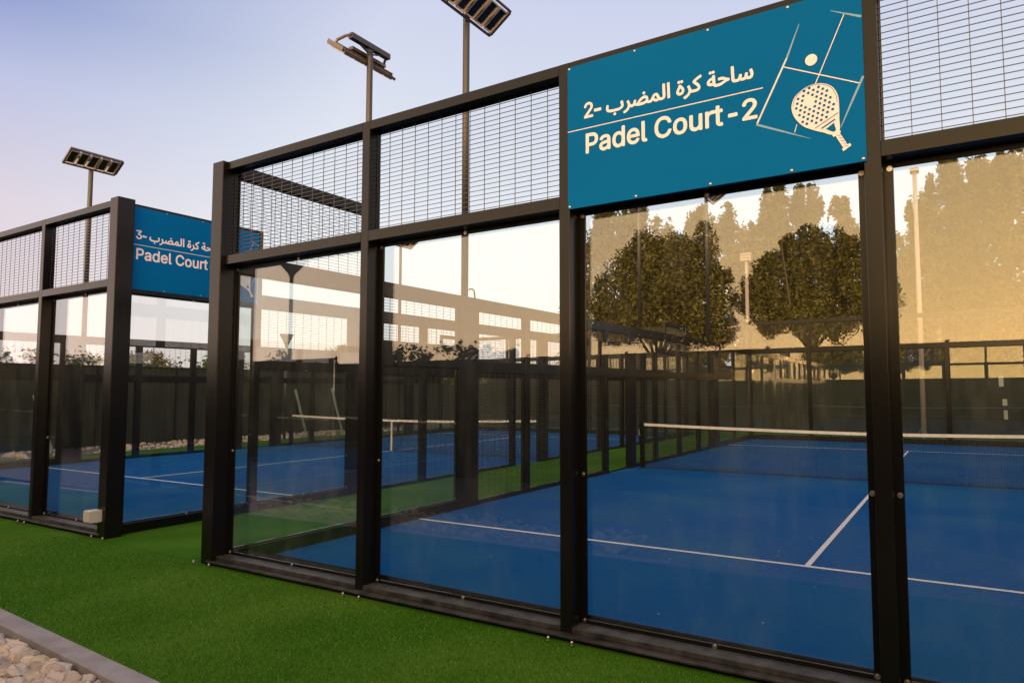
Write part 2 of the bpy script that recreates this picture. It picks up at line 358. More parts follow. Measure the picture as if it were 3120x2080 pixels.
def enclosure(label, ox, oy, sx, fposts, sign_bay=None, side_sign=False, base=0.0):
    root = thing('court_enclosure', label, 'court enclosure', 'padel court enclosures')
    W_ = lambda x, y, z: (ox + sx*x + SK*y, oy + y, z)
    front = lambda s, d, z: W_(s, d, z)
    left = lambda s, d, z: W_(-.05+d, s, z)
    right = lambda s, d, z: W_(10.05-d, s, z)
    back = lambda s, d, z: W_(s, CL+.05-d, z)
    def part(name, fn, m, *bx, bevel=.004):
        b = MB(fn)
        for q in bx: b.box(*q)
        return b.build(name, m, root, bevel=bevel)
    def pane(fn, s0, s1, z0, z1, bolts=True, facing=0.0, d=.148, bd=.1285, w=.066, w2=.055):
        g = MB(fn).box(s0+.03, s1-.03, d, d+.010, z0+.02, z1-.02).build('glass_pane', 'glass', root)
        MB(fn).box(s0, s0+w, bd, d-.002, z0, z1).box(s1-w, s1, bd, d-.002, z0, z1).box(s0+w, s1-w, bd, d-.002, z1-w2, z1).box(s0+w, s1-w, bd, d-.002, z0, z0+w2).build('pane_frame', 'coat', g, bevel=.002)
        if bolts:
            P = [(s0+w-.018, z1-w2-.005), (s1-w+.018, z1-w2-.005), ((s0+s1)/2, z1-w2+.012), ((s0+s1)/2, z0+w2-.012), (s0+w-.018, z0+w2-.004), (s1-w+.018, z0+w2-.004), (s0+w-.022, (z0+z1)/2-.42), (s1-w+.022, (z0+z1)/2-.42)]
            for s, z in P: put(BOLT, 'bolt', g, fn(s, bd-.001, z), facing)
        return g
    def net(fn, s0, s1, z0, z1, d=.05):
        b = MB(fn); wires(b, s0, s1, z0, z1, d, .145, .0375)
        o = b.build('wire_mesh', 'wire', root)
        MB(fn).box(s0, s0+.012, d+.006, d+.03, z0, z1).box(s1-.012, s1, d+.006, d+.03, z0, z1).box(s0+.012, s1-.012, d+.006, d+.03, z0, z0+.01).box(s0+.012, s1-.012, d+.006, d+.03, z1-.01, z1).build('mesh_frame', 'coat', o)
    pw = .0443
    # ---- front wall
    part('corner_post', front, 'coat', (-.172, .004, -.04, .150, .125, 4.134), bevel=.006)
    part('corner_post', front, 'coat', (9.996, 10.172, -.04, .150, .125, 4.134), bevel=.006)
    edges = [(.004, None)]
    xs = [(-.084, .088)] + [(p, pw) for p in fposts] + [(10.084, .088)]
    for p in fposts:
        o = part('post', front, 'coat', (p-pw, p+pw, 0, .128, .168, 4.127), bevel=.005)
        for dx in (-.085, .10): put(ANCHOR, 'anchor_bolt', o, front(p+dx, -.085, TURF_Z+.002))
    cp = [c for c in root.children if c.name.startswith('corner_post')][0]
    for dx in (-.222, .033): put(ANCHOR, 'anchor_bolt', cp, front(dx, -.078, TURF_Z+.002))
    for i in range(len(xs)-1):
        a = xs[i][0]+xs[i][1]; b = xs[i+1][0]-xs[i+1][1]
        part('top_rail', front, 'coat', (a, b, 0, .128, 4.045, 4.126))
        part('transom', front, 'coat', (a, b, 0, .128, 3.075, 3.168))
        part('sill', front, 'sill', (a, b, 0.004, .128, .168, .203), bevel=.003)
        pane(front, a-.018, b+.018, .172, 3.100)
        if i != sign_bay: net(front, a, b, 3.169, 4.044, d=.085)
    part('base_flange', front, 'sill', (-.06, 10.06, -.055, .05, .150, .166), bevel=.003)
    part('base_rail', front, 'coat', (-.06, 10.06, -.015, .085, .09, .149))
    # ---- side walls
    for side, fn in (('l', left), ('r', right)):
        full = side == 'l'
        PY = [(1.85, .05), (3.70, .22), (5.2, .07), (6.6, .07), (8.0, .07), (9.18, .17), (10.5, .07), (12.0, .07), (13.4, .07), (14.85, .22), (16.65, .05)]
        for y, w in PY:
            part('post', fn, 'coat', (y-w, y+w, .002, .098, .10, 4.12 if y in (1.85, 16.65) else 3.199), bevel=.004)
        part('corner_post', fn, 'coat', (CL-.06, CL+.11, -.03, .13, .1, 4.13))
        Y = [(.07, .055)] + PY + [(CL, .06)]
        for i in range(len(Y)-1):
            a = Y[i][0]+Y[i][1]; b = Y[i+1][0]-Y[i+1][1]; fz = math.pi/2*sx if side == 'l' else -math.pi/2*sx
            part('side_rail', fn, 'coat', (a, b, .004, .096, 3.01, 3.198))
            if i in (0, 11):
                part('top_rail', fn, 'coat', (a, b, .004, .096, 3.985, 4.118))
                part('base_rail', fn, 'coat', (a, b, .0, .10, .09, .235))
                pane(fn, a, b, .236, 3.009, bolts=full and i == 0, facing=-fz, d=.06, bd=.052, w=.014, w2=.014)
                if not (side_sign and side == 'l' and i == 0): net(fn, a, b, 3.199, 3.984, d=.045)
            elif i in (1, 10):
                part('mid_rail', fn, 'coat', (a, b, .004, .096, 2.13, 2.44))
                part('base_rail', fn, 'coat', (a, b, .0, .10, .09, .235))
                pane(fn, a, b, .236, 2.129, bolts=full and i == 1, facing=-fz, d=.06, bd=.052, w=.014, w2=.014)
                net(fn, a, b, 2.441, 3.009, d=.045)
            else:
                part('mid_rail', fn, 'coat', (a, b, .004, .096, 2.08, 2.245))
                net(fn, a, b, 2.246, 3.009, d=.045)
                if i != 5:
                    part('base_rail', fn, 'coat', (a, b, .02, .08, .09, .165))
                    net(fn, a, b, .166, 2.079, d=.045)
    # ---- far wall
    for p in (2, 4, 6, 8): part('post', back, 'coat', (p-.05, p+.05, .02, .10, .1, 4.12))
    bx = [(-.0, .06), (2, .05), (4, .05), (6, .05), (8, .05), (10.0, .06)]
    for i in range(5):
        a = bx[i][0]+bx[i][1]; b = bx[i+1][0]-bx[i+1][1]
        part('top_rail', back, 'coat', (a, b, .02, .10, 3.99, 4.118)); part('transom', back, 'coat', (a, b, .02, .10, 3.03, 3.16))
        part('base_rail', back, 'coat', (a, b, .0, .10, .09, .25))
        pane(back, a, b, .251, 3.029, bolts=False, d=.06, bd=.052, w=.014, w2=.014); net(back, a, b, 3.161, 3.989, d=.045)
        if i < 4 and sx > 0:
            g = root
    # a few bolts on the far posts
    return root, W_, front, left
enc2, W2, F2, L2 = enclosure('near padel court enclosure of black steel, glass and wire mesh carrying the sign numbered 2', 0, 0, 1, [2, 4, 6, 8], sign_bay=2)
enc3, W3, F3, L3 = enclosure('left padel court enclosure of black steel, glass and wire mesh carrying the sign numbered 3', -2.40, .09, -1, [1.83, 3.83, 5.85, 7.9], side_sign=True)
# ------------------------------------------------------------------ nets
def padel_net(label, Wf, cx, y=9.29):
    t = thing('padel_net', label, 'net', 'padel nets')
    x0, x1 = .27, 9.9
    top = lambda x: .985 + .085*abs((x-5.1)/4.8)**1.6
    for x in (x0-.04, x1+.04):
        MB(Wf).box(x-.045, x+.045, y-.045, y+.045, .10, 1.09).build('net_post', 'coat', t, bevel=.006)
    MB(Wf).tube([(x0-.06, y-.06, .82), (x0-.06, y-.13, .82), (x0-.06, y-.13, .95)], .012, 6).build('winch_crank', 'steel', t)
    n = 40; b = MB(Wf)
    for k in range(n):
        a = x0 + (x1-x0)*k/n; c = x0 + (x1-x0)*(k+1)/n; i = len(b.v)
        for x in (a, c):
            for dy, dz in ((-.012, 0), (.012, 0), (.014, -.055), (-.014, -.055)): b.v.append((x, y+dy, top(x)+dz))
        b.f += [(i+q, i+(q+1) % 4, i+4+(q+1) % 4, i+4+q) for q in range(4)]
    b.build('net_band', 'white', t)
    b = MB(Wf); w = .0028
    for k in range(int((x1-x0)/.045)):
        x = x0 + .02 + k*.045; b.box(x-w, x+w, y-w/2, y+w/2, .115, top(x)-.05)
    for k in range(20):
        z = .125 + k*.043
        for q in range(10):
            a = x0 + (x1-x0)*q/10; c = x0 + (x1-x0)*(q+1)/10; b.bar((a, y+w, min(z, top(a)-.05)), (c, y+w, min(z, top(c)-.05)), w*2)
    b.bar((x0, y, .118), (x1, y, .118), .018)
    b.build('net_mesh', 'net', t)
    MB(Wf).box(cx-.026, cx+.026, y-.016, y+.016, .108, top(cx)-.052).build('centre_strap', 'white', t)
padel_net('black net with a white top band across the near blue court', W2, 5.12)
padel_net('black net with cream top band and centre strap across the left blue court', W3, 5.50, 9.70)
# ------------------------------------------------------------------ signs
GL = {'ar':["231 -12 247 36 417 45 466 56 496 73 509 91 511 121 483 223 528 239 551 168 559 117 551 72 525 38 478 13 423 -1 350 -9","231 -12 162 -9 107 2 64 20 40 40 25 66 18 99 21 143 34 201 79 190 66 122 72 90 82 72 100 58 137 45 247 36 258 7","288 -125 267 -116 258 -96 267 -75 288 -66 309 -75 317 -96 309 -116","591 -138 574 -92 619 -75 661 -49 691 -21 713 15 722 52 720 88 710 122 682 179 725 201 782 66 801 50 844 42 852 30 851 15 830 -2 786 4 759 26 745 62 764 52 763 30 751 -10 730 -46 670 -101","1386 -3 1313 8 1280 20 1259 35 1308 59 1344 49 1401 44 1413 35 1415 17 1405 3","1110 -11 1023 -7 960 7 940 18 924 35 917 53 931 57 913 30 889 10 863 0 823 -3 829 46 867 53 888 75 915 163 958 152 947 101 947 78 957 60 977 49 1040 40 1143 38 1208 46 1249 60 1281 90 1286 109 1284 129 1275 147 1260 161 1241 168 1215 170 1175 159 1128 130 1080 86 1037 33 986 34 1047 116 1108 172 1166 206 1227 219 1276 209 1315 176 1332 127 1330 99 1322 71 1289 31 1242 7 1194 -5","1210 280 1189 288 1180 309 1189 330 1210 338 1230 330 1239 309 1230 288","1386 -3 1392 46 1412 49 1426 61 1489 167 1526 201 1564 214 1593 210 1615 196 1639 164 1690 64 1710 49 1749 42 1758 25 1755 12 1745 1 1709 -2 1681 7 1662 20 1654 29 1662 41 1651 19 1631 0 1608 -9 1580 -11 1551 -3 1523 13 1478 57 1457 25 1437 8 1416 0","1501 102 1532 63 1566 42 1601 38 1623 56 1624 79 1607 123 1591 152 1575 165 1559 167 1539 157","1729 -3 1734 46 1781 52 1796 71 1787 423 1835 423 1847 118 1842 58 1829 30 1806 11 1769 0","1937 0 1925 423 1973 423 1985 0","2298 0 2259 5 2227 21 2205 47 2196 85 2206 137 2237 191 2283 238 2295 206 2254 242 2285 279 2334 235 2369 194 2392 150 2400 111 2394 66 2372 28 2342 8","2298 49 2323 52 2341 62 2353 78 2358 99 2354 130 2344 154 2323 182 2287 214 2313 215 2263 157 2243 103 2245 79 2254 65 2273 53","2343 332 2322 341 2313 361 2322 382 2343 391 2363 382 2372 361 2363 341","2261 332 2240 341 2232 361 2240 382 2261 391 2282 382 2290 361 2282 341","2420 -138 2403 -92 2448 -75 2491 -49 2521 -21 2543 15 2551 52 2550 88 2539 122 2511 179 2554 201 2612 66 2631 50 2673 42 2681 30 2681 15 2660 -2 2615 4 2588 26 2574 62 2593 52 2592 30 2581 -10 2559 -46 2499 -101","2653 -3 2659 46 2742 46 2781 52 2807 65 2816 86 2809 116 2787 149 2671 256 2677 298 2736 344 2883 419 2903 375 2770 309 2698 263 2707 285 2781 222 2831 166 2851 132 2859 106 2860 78 2852 48 2831 24 2790 6 2735 -2","3339 -3 3276 9 3252 26 3236 52 3228 89 3218 306 3266 306 3278 89 3285 68 3300 53 3354 44 3365 37 3369 23 3364 10 3352 0","3250 62 3202 52 3157 53 3118 64 3089 84 3074 105 3069 139 3078 173 3099 203 3123 223 3160 243 3231 263 3239 213 3193 207 3153 190 3124 164 3116 136 3128 116 3158 104 3202 100 3245 108","3237 374 3216 383 3207 403 3216 424 3237 433 3258 424 3266 403 3258 383","3156 374 3135 383 3126 403 3135 424 3156 433 3176 424 3185 403 3176 383","3339 -3 3344 46 3405 50 3463 64 3518 86 3568 115 3526 141 3481 156 3430 160 3384 154 3375 199 3429 208 3478 205 3526 189 3617 142 3660 136 3664 94 3606 82 3458 14 3400 1","3861 -3 3788 8 3764 24 3751 48 3743 89 3731 423 3779 423 3795 83 3800 65 3813 53 3873 45 3885 39 3890 25 3888 12 3877 1","3861 -3 3867 46 3904 51 3922 69 3949 163 3993 151 3981 73 3986 59 4000 50 4047 46 4076 57 4092 92 4106 167 4151 159 4141 80 4149 56 4188 46 4231 53 4247 72 4251 103 4243 144 4217 221 4265 239 4288 161 4296 98 4284 47 4272 28 4252 11 4207 -2 4153 2 4124 20 4108 57 4129 57 4108 23 4089 7 4049 -2 4003 -1 3976 10 3958 30 3950 62 3967 66 3951 31 3929 10 3902 1"],'en':["60 0 60 509 252 508 296 502 332 487 370 458 395 419 407 373 405 310 390 265 362 228 321 202 282 190 109 186 109 242 254 244 282 249 310 265 333 294 344 331 342 372 330 408 304 434 273 448 125 452 125 0","604 -9 565 -4 539 5 497 37 484 60 476 88 475 117 481 148 505 181 541 202 710 235 720 251 714 292 702 309 684 322 640 331 612 328 583 317 562 301 545 274 485 291 510 333 553 366 612 383 677 381 711 371 742 351 763 328 776 295 781 251 781 0 721 0 721 52 717 52 696 25 672 7 638 -5","615 45 666 55 704 87 719 125 720 190 689 178 584 160 559 149 545 135 536 105 546 72 574 52","1029 -8 990 -4 956 10 917 40 895 72 878 111 870 156 870 222 878 266 895 305 917 336 956 367 991 380 1039 384 1080 376 1109 358 1144 319 1144 509 1206 509 1206 0 1146 0 1146 59 1140 59 1117 27 1092 7 1065 -4","1038 47 1082 56 1115 83 1136 124 1145 189 1137 254 1116 294 1083 321 1038 330 993 320 960 293 939 252 930 189 939 126 960 84 994 56","1470 -8 1399 4 1344 41 1308 98 1293 170 1299 249 1313 290 1335 324 1384 366 1449 384 1490 383 1524 374 1577 341 1601 310 1615 282 1629 208 1629 169 1333 169 1333 221 1596 221 1568 202 1562 251 1548 284 1527 309 1499 325 1463 330 1427 325 1404 313 1380 291 1356 237 1354 166 1365 115 1395 71 1433 51 1483 47 1512 53 1536 66 1554 85 1564 105 1623 91 1604 53 1566 17 1522 -2","1801 -2 1768 2 1742 14 1725 35 1716 62 1715 509 1776 509 1777 79 1782 62 1790 55 1832 54 1843 3","2306 -7 2252 -1 2220 9 2175 35 2138 70 2109 115 2094 150 2085 189 2079 254 2085 319 2094 358 2109 393 2138 438 2175 474 2220 499 2270 513 2306 516 2379 504 2441 471 2487 418 2512 348 2447 348 2435 383 2416 410 2391 432 2354 449 2320 455 2280 454 2222 432 2194 408 2170 376 2146 306 2142 254 2146 202 2171 132 2194 100 2234 70 2280 55 2320 53 2367 64 2402 85 2432 120 2447 160 2512 160 2487 91 2441 38 2379 5","2756 -8 2689 4 2655 24 2627 51 2594 111 2583 187 2594 265 2627 325 2655 352 2689 372 2756 384 2824 372 2858 352 2887 325 2919 265 2930 187 2919 111 2902 73 2878 41 2824 4","2756 46 2804 56 2838 85 2859 127 2868 187 2859 249 2838 291 2804 320 2756 330 2709 320 2675 291 2654 249 2645 187 2654 127 2675 85 2709 56","3146 -5 3106 0 3071 16 3044 42 3025 78 3017 126 3017 379 3078 379 3078 144 3082 110 3095 82 3116 63 3164 50 3194 54 3219 66 3251 104 3260 143 3260 379 3321 379 3321 0 3262 0 3262 92 3271 92 3260 64 3230 24 3192 2","3427 0 3427 379 3486 379 3486 321 3490 321 3507 350 3542 376 3578 384 3618 384 3618 322 3574 325 3546 320 3517 303 3497 278 3488 237 3488 0","3837 379 3837 327 3640 327 3640 379","3698 471 3759 471 3761 79 3769 61 3781 54 3804 50 3835 54 3844 1 3802 -4 3753 4 3718 29 3703 57 3698 93"],'2':["64 0 64 47 282 282 311 327 320 365 316 400 295 434 260 454 224 460 185 453 155 435 133 400 127 362 66 362 69 399 81 432 115 477 165 506 200 514 238 515 296 502 341 471 371 426 381 372 374 325 355 285 320 239 153 57 389 57 389 0"],'3':["218 -7 144 5 93 33 58 76 44 132 109 132 116 104 136 77 159 62 194 52 260 55 288 68 310 87 324 113 329 153 319 189 302 214 275 234 247 243 157 248 157 299 288 452 70 452 70 509 372 509 372 461 211 278 211 289 284 285 320 270 357 241 377 212 389 180 393 132 386 97 364 57 320 18 273 -1"]}
def contour(st):
    a = [int(q)/1000 for q in st.split()]; return list(zip(a[::2], a[1::2]))
def winding(q, p):
    w = 0
    for i in range(len(p)):
        a, b = p[i-1], p[i]
        cr = (b[0]-a[0])*(q[1]-a[1]) - (q[0]-a[0])*(b[1]-a[1])
        if a[1] <= q[1]:
            if b[1] > q[1] and cr > 0: w += 1
        elif b[1] <= q[1] and cr < 0: w -= 1
    return w
def fill(groups, depth, grow):
    """flat vinyl shapes: each group is a list of closed contours filled by the non-zero rule; grow thickens the strokes"""
    V = []; F = []; layer = 0
    for g in groups:
        pts = []; ed = []
        for c in g:
            i = len(pts); pts += [Vector(p) for p in c]; ed += [(i+k, i+(k+1) % len(c)) for k in range(len(c))]
        r = delaunay_2d_cdt(pts, ed, [], 0, 1e-7); P = [tuple(v) for v in r[0]]
        T = []
        for f in r[2]:
            q = (sum(P[k][0] for k in f)/len(f), sum(P[k][1] for k in f)/len(f))
            if sum(winding(q, c) for c in g) != 0: T.append(f)
        for dx, dy in (((-1, 0), (1, 0), (0, -1), (0, 1), (.7, .7), (-.7, -.7), (.7, -.7), (-.7, .7)) if grow else ((0, 0),)):
            i = len(V); z = depth + layer*.000012; layer += 1
            V += [(x+dx*grow, y+dy*grow, z) for x, y in P]; F += [tuple(k+i for k in f) for f in T]
    return V, F
def text(key, x, z, sc, sc_z=None):
    sz = sc_z or sc
    return [[[(x + (p[0]-LEFT[key])*sc, z + p[1]*sz) for p in contour(q)] for q in GL[key]]]
LEFT = {'ar': .018, 'en': .060, '2': .064, '3': .044}
def catmull(P, n=6):
    out = []
    for i in range(len(P)):
        a, b, c, d = P[i-1], P[i], P[(i+1) % len(P)], P[(i+2) % len(P)]
        for k in range(n):
            t = k/n; out.append(tuple(.5*((2*b[j]) + (-a[j]+c[j])*t + (2*a[j]-5*b[j]+4*c[j]-d[j])*t*t + (-a[j]+3*b[j]-3*c[j]+d[j])*t**3) for j in (0, 1)))
    return out
def strip(a, b, w0, w1=None):
    w1 = w0 if w1 is None else w1; d = math.hypot(b[0]-a[0], b[1]-a[1]); nx, nz = -(b[1]-a[1])/d/2, (b[0]-a[0])/d/2
    return [(a[0]+nx*w0, a[1]+nz*w0), (b[0]+nx*w1, b[1]+nz*w1), (b[0]-nx*w1, b[1]-nz*w1), (a[0]-nx*w0, a[1]-nz*w0)]
def disc(c, r, n=14): return [(c[0]+r*math.cos(6.2832*k/n), c[1]+r*math.sin(6.2832*k/n)) for k in range(n)]
def court_sign(label, num, place, rz):
    """built in its own (x, z) plane: x 4.036..5.972, z 3.062..4.082, facing -y"""
    t = thing('court_sign', label, 'sign', 'court name signs')
    def lay(name, groups, m, y, depth, grow=0):
        V, F = fill(groups, depth, grow)
        V = [place(p[0], y - p[2], p[1]) for p in V]
        o = raw(name, V, F, m, t); return o
    MB(place).box(4.036, 5.972, -.010, -.002, 3.062, 4.082).build('sign_panel', 'signblue', t, bevel=.001)
    lay('arabic_lettering', text('ar', 4.346, 3.690, .2349), 'cream', -.0102, .0012, .0036)
    lay('arabic_line_number', text(num, 4.173, 3.688, .200, .204) + [[strip((4.252, 3.727), (4.302, 3.727), .014)]], 'cream', -.0102, .0012, .0035)
    g = text('en', 4.186, 3.437, .2563, .262)
    lay('english_lettering', g, 'cream', -.0102, .0012, .0042)
    lay('english_line_number', text(num, 5.284, 3.437, .262, .243) + [[strip((5.196, 3.485), (5.247, 3.485), .016)]], 'cream', -.0102, .0012, .0038)
    lay('divider_line', [[strip((4.037, 3.614), (5.409, 3.612), .006)]], 'cream', -.0102, .001)
    court = [[strip((5.369, 3.396), (5.55, 3.752), .013, .013)], [strip((5.552, 3.756), (5.629, 3.946), .013, .004)], [strip((5.365, 3.394), (5.53, 3.316), .013, .010)], [strip((5.532, 3.315), (5.682, 3.244), .010, .001)],
             [strip((5.968, 3.547), (5.905, 3.415), .013, .012)], [strip((5.904, 3.413), (5.843, 3.279), .012, .004)], [strip((5.806, 3.974), (5.968, 3.893), .003, .014)]]
    for q in ((0, 1), (2, 3), (4, 5), (6,)): lay('faded_court_line', [court[c] for c in q], 'fade', -.0102, .0010)
    lay('emblem_lines', [[strip((5.369, 3.398), (5.553, 3.757), .008)], [strip((5.526, 3.713), (5.946, 3.512), .006)], [strip((5.877, 3.931), (5.711, 3.562), .005)], [strip((5.602, 3.346), (5.588, 3.300), .004)]], 'cream', -.0112, .0010)
    head = catmull([(5.574, 3.449), (5.590, 3.505), (5.635, 3.543), (5.69, 3.562), (5.752, 3.556), (5.805, 3.522), (5.832, 3.465), (5.837, 3.40), (5.836, 3.33), (5.835, 3.262), (5.793, 3.246), (5.75, 3.266), (5.703, 3.288), (5.64, 3.325), (5.592, 3.385)])
    grip = [(5.794, 3.243), (5.835, 3.266), (5.843, 3.252), (5.836, 3.247), (5.876, 3.172), (5.888, 3.178), (5.896, 3.164), (5.852, 3.138), (5.845, 3.151), (5.853, 3.157), (5.813, 3.235), (5.803, 3.229)]
    lay('racket', [[head], [grip], [disc((5.692, 3.711), .034, 28)]], 'cream', -.0125, .0012)
    c0 = (5.705, 3.43); ax = (.36, -.93); px = (.93, .36); dots = []
    for i in range(-5, 6):
        for j in range(-6, 7):
            u = (i + (.5 if j % 2 else 0))*.031; v = j*.0235
            q = (c0[0]+px[0]*u+ax[0]*v, c0[1]+px[1]*u+ax[1]*v)
            e_ = (u/.108)**2 + ((v+.008)/.118)**2
            if e_ < 1 and not (abs(u+.02) < .022 and -.09 < v < -.01): dots.append([disc(q, .0082, 12)])
    ring = []
    inn = [(c0[0]+(p[0]-c0[0])*.93, c0[1]+.004+(p[1]-c0[1])*.93) for p in head[:48]]
    for a, b in zip(inn[:-1], inn[1:]): ring.append([strip(a, b, .0026)])
    det = dots + ring[:40] + [[strip((5.703, 3.300), (5.832, 3.366), .004)], [strip((5.738, 3.291), (5.814, 3.331), .008)], [[(5.762, 3.284), (5.808, 3.312), (5.817, 3.268), (5.806, 3.258)]]]
    for k in range(5):
        a = (5.822+k*.0095, 3.235-k*.017); det.append([strip(a, (a[0]+.020, a[1]-.004), .0022)])
    lay('racket_detail', det, 'signblue', -.0137, .0008)
    for x in (4.05, 4.56, 5.07, 5.565, 5.955):
        for z in (4.068, 3.078): put(BOLT_S, 'rivet', t, place(x, -.0101, z), rz)
    return t
def rivet_mesh():
    o = MB().tube([(0, 0, 0), (0, -.003, 0), (0, -.005, 0)], [.009, .008, .003], 10).build('rivet', 'steel'); me = o.data; bpy.data.objects.remove(o); return me
BOLT_S = rivet_mesh()
court_sign('blue sign reading Padel Court -2 with a racket on the near enclosure', '2', lambda x, y, z: W2(x, y, z), 0)
court_sign('blue sign reading Padel Court -3 on the side of the left enclosure', '3', lambda x, y, z: W3(-.05+y, .10+(x-4.036)*.892, z), math.pi/2)
# junction box on the corner post of the left court
t = tag(MB().box(-2.445, -2.285, -.070, .048, .315, .450).build('junction_box', 'box', bevel=.004), 'small grey junction box low on the corner post of the left enclosure', 'junction box')
MB().box(-2.438, -2.292, -.078, -.072, .322, .443).build('box_cover', 'box', t, bevel=.003)
for x in (-2.425, -2.305):
    for z in (.335, .435): MB().tube([(x, -.075, z), (x, -.081, z)], .006, 6).build('screw', 'steel', t)
# ------------------------------------------------------------------ floodlights
def floodlight_parts(ztop=7.70):
    """pole at the origin, lamp head reaching out along +x, modules side by side along y"""
    t = bpy.data.objects.new('floodlight', None); COL.objects.link(t)
    MB().tube([(0, 0, .12), (0, 0, ztop-.1), (0, 0, ztop)], [.055, .052, .050], 20).build('pole', 'pole', t, smooth=True)
    MB().box(-.10, .10, -.10, .10, .115, .13).build('base_plate', 'pole', t, bevel=.004)
    MB().box(-.05, .05, -.43, .43, ztop+.06, ztop+.16).bar((0, 0, ztop-.06), (0, 0, ztop+.06), .10, .06).bar((0, -.03, ztop-.02), (0, -.24, ztop+.06), .04, .02).bar((0, .03, ztop-.02), (0, .24, ztop+.06), .04, .02).build('crossbeam', 'pole', t, bevel=.006)
    e_ = Vector((.833, 0, .553)); nn = Vector((.553, 0, -.833)); o0 = Vector((.06, -.08, ztop-.20))
    def P(a, y, d): return tuple(o0 + e_*a + Vector((0, y, 0)) + nn*d)
    for y in (-.47, .47):
        MB().tube([(-.02, y*.9, ztop+.12), (.10, y*.95, ztop+.12), P(.30, y*1.1+.06, -.12), P(.30, y*1.1+.07, -.03)], .024, 8).bar(P(.02, y*1.12+.08, -.035), P(.48, y*1.12+.08, -.035), .02, .07, up=tuple(nn)).build('arm', 'lampgrey', t)
    fr = MB()
    for a in (0.0, .50): fr.bar(P(a, -.56, -.01), P(a, .58, -.01), .035, .05, up=tuple(nn))
    for y in (-.55, .57): fr.bar(P(0, y, -.01), P(.50, y, -.01), .03, .05, up=tuple(nn))
    fr.build('lamp_frame', 'lampgrey', t)
    for k in range(5):
        yc = -.44 + k*.222; hw = .092; a0, a1 = .045, .455
        b = MB(lambda a, y, d: P(a, y, d))
        b.box(a0, a1, yc-hw, yc+hw, -.05, 0.0)
        i = len(b.v)
        rings = [(0.0, 0.0), (0.0, .030), (.010, .034), (.026, .004)]
        for ins, d in rings: b.v += [(a0+ins, yc-hw+ins, d), (a1-ins, yc-hw+ins, d), (a1-ins, yc+hw-ins, d), (a0+ins, yc+hw-ins, d)]
        for q in range(3):
            for j in range(4): b.f.append((i+q*4+j, i+q*4+(j+1) % 4, i+q*4+4+(j+1) % 4, i+q*4+4+j))
        o = b.build('lamp_module', 'bezel', t)
        MB(lambda a, y, d: P(a, y, d)).box(a0+.025, a1-.025, yc-hw+.025, yc+hw-.025, .001, .005).build('lens', 'lens', o)
        f = MB(lambda a, y, d: P(a, y, d))
        for q in range(9): f.box(a0+.02+q*.042, a0+.035+q*.042, yc-hw*.9, yc+hw*.9, -.085, -.05)
        f.build('cooling_fin', 'lampgrey', o)
    MB().bar(P(.2, -.40, -.11), P(.2, .36, -.11), .10, .06).build('driver_box', 'lampgrey', t, bevel=.006)
    return t
fl0 = floodlight_parts()
FG = 'floodlight poles beside the courts'
spots = [(-.02, 3.72, 0, 7.70, 'floodlight pole with five dark lamp modules, cropped by the top edge above the near court'),
         (-2.36, 3.93, math.pi, 7.72, 'floodlight pole seen from behind, its lamp head turned away to the left court'),
         (-12.62, 4.15, 0, 7.66, 'floodlight pole with five lamp modules furthest left above the left court'),
         (-12.5, 14.7, 0, 7.7, 'slim floodlight pole at the far left corner of the left court'),
         (-2.25, 14.9, math.pi, 7.7, 'floodlight pole behind the near court seen left of the middle of the trees'),
         (.06, 14.75, 0, 7.7, 'floodlight pole at the far end of the near side wall in front of trees')]
for i, (x, y, rz, z, lab) in enumerate(spots):
    o = fl0 if i == 0 else copy_tree(fl0)
    o.location = (x, y, z-7.70); o.rotation_euler = (0, 0, rz); tag(o, lab, 'floodlight', FG)
# curved cable pipe by the near floodlight
tag(MB().tube([(.02, 3.78, 3.33), (.02, 3.82, 3.345), (.02, 3.87, 3.34), (.02, 3.90, 3.31), (.02, 3.91, 3.20)], .013, 8).build('cable_conduit', 'pole', smooth=True), 'small hooked cable pipe on the side rail beside the near floodlight pole', 'cable pipe')
# pale floodlights far beyond the courts
def pale_pole(x, y, ztop, r, head, label):
    t = thing('pale_floodlight', label, 'floodlight', 'pale floodlights beyond the courts', (x, y, 0))
    MB().tube([(0, 0, 0), (0, 0, ztop)], [r, r*.8], 14).build('pole', 'palepole', t, smooth=True)
    if head:
        w, h = head
        MB().box(-w/2, w/2, -.16, -.10, ztop, ztop+h).build('lamp_frame', 'palepole', t, bevel=.02)
        for k in range(3): MB().box(-w/2+.04, w/2-.04, -.26, -.165, ztop+.04+k*h/3, ztop+.04+k*h/3+h*.24).build('lamp_module', 'palepole', t, bevel=.02)
    else: MB().box(-.14, .14, -.2, .2, ztop, ztop+.12).build('lamp_frame', 'palepole', t, bevel=.02)
pale_pole(-3.2, 31.0, 8.75, .12, (.62, .45), 'pale floodlight pole with tilted lamp head standing between the two clumps of trees')
pale_pole(5.86, 32.0, 8.75, .13, (.66, .50), 'pale floodlight with slatted square head in front of the right hand trees')
pale_pole(5.48, 20.9, 9.25, .085, None, 'tall thick pale pole just right of the front post, its head out of sight')
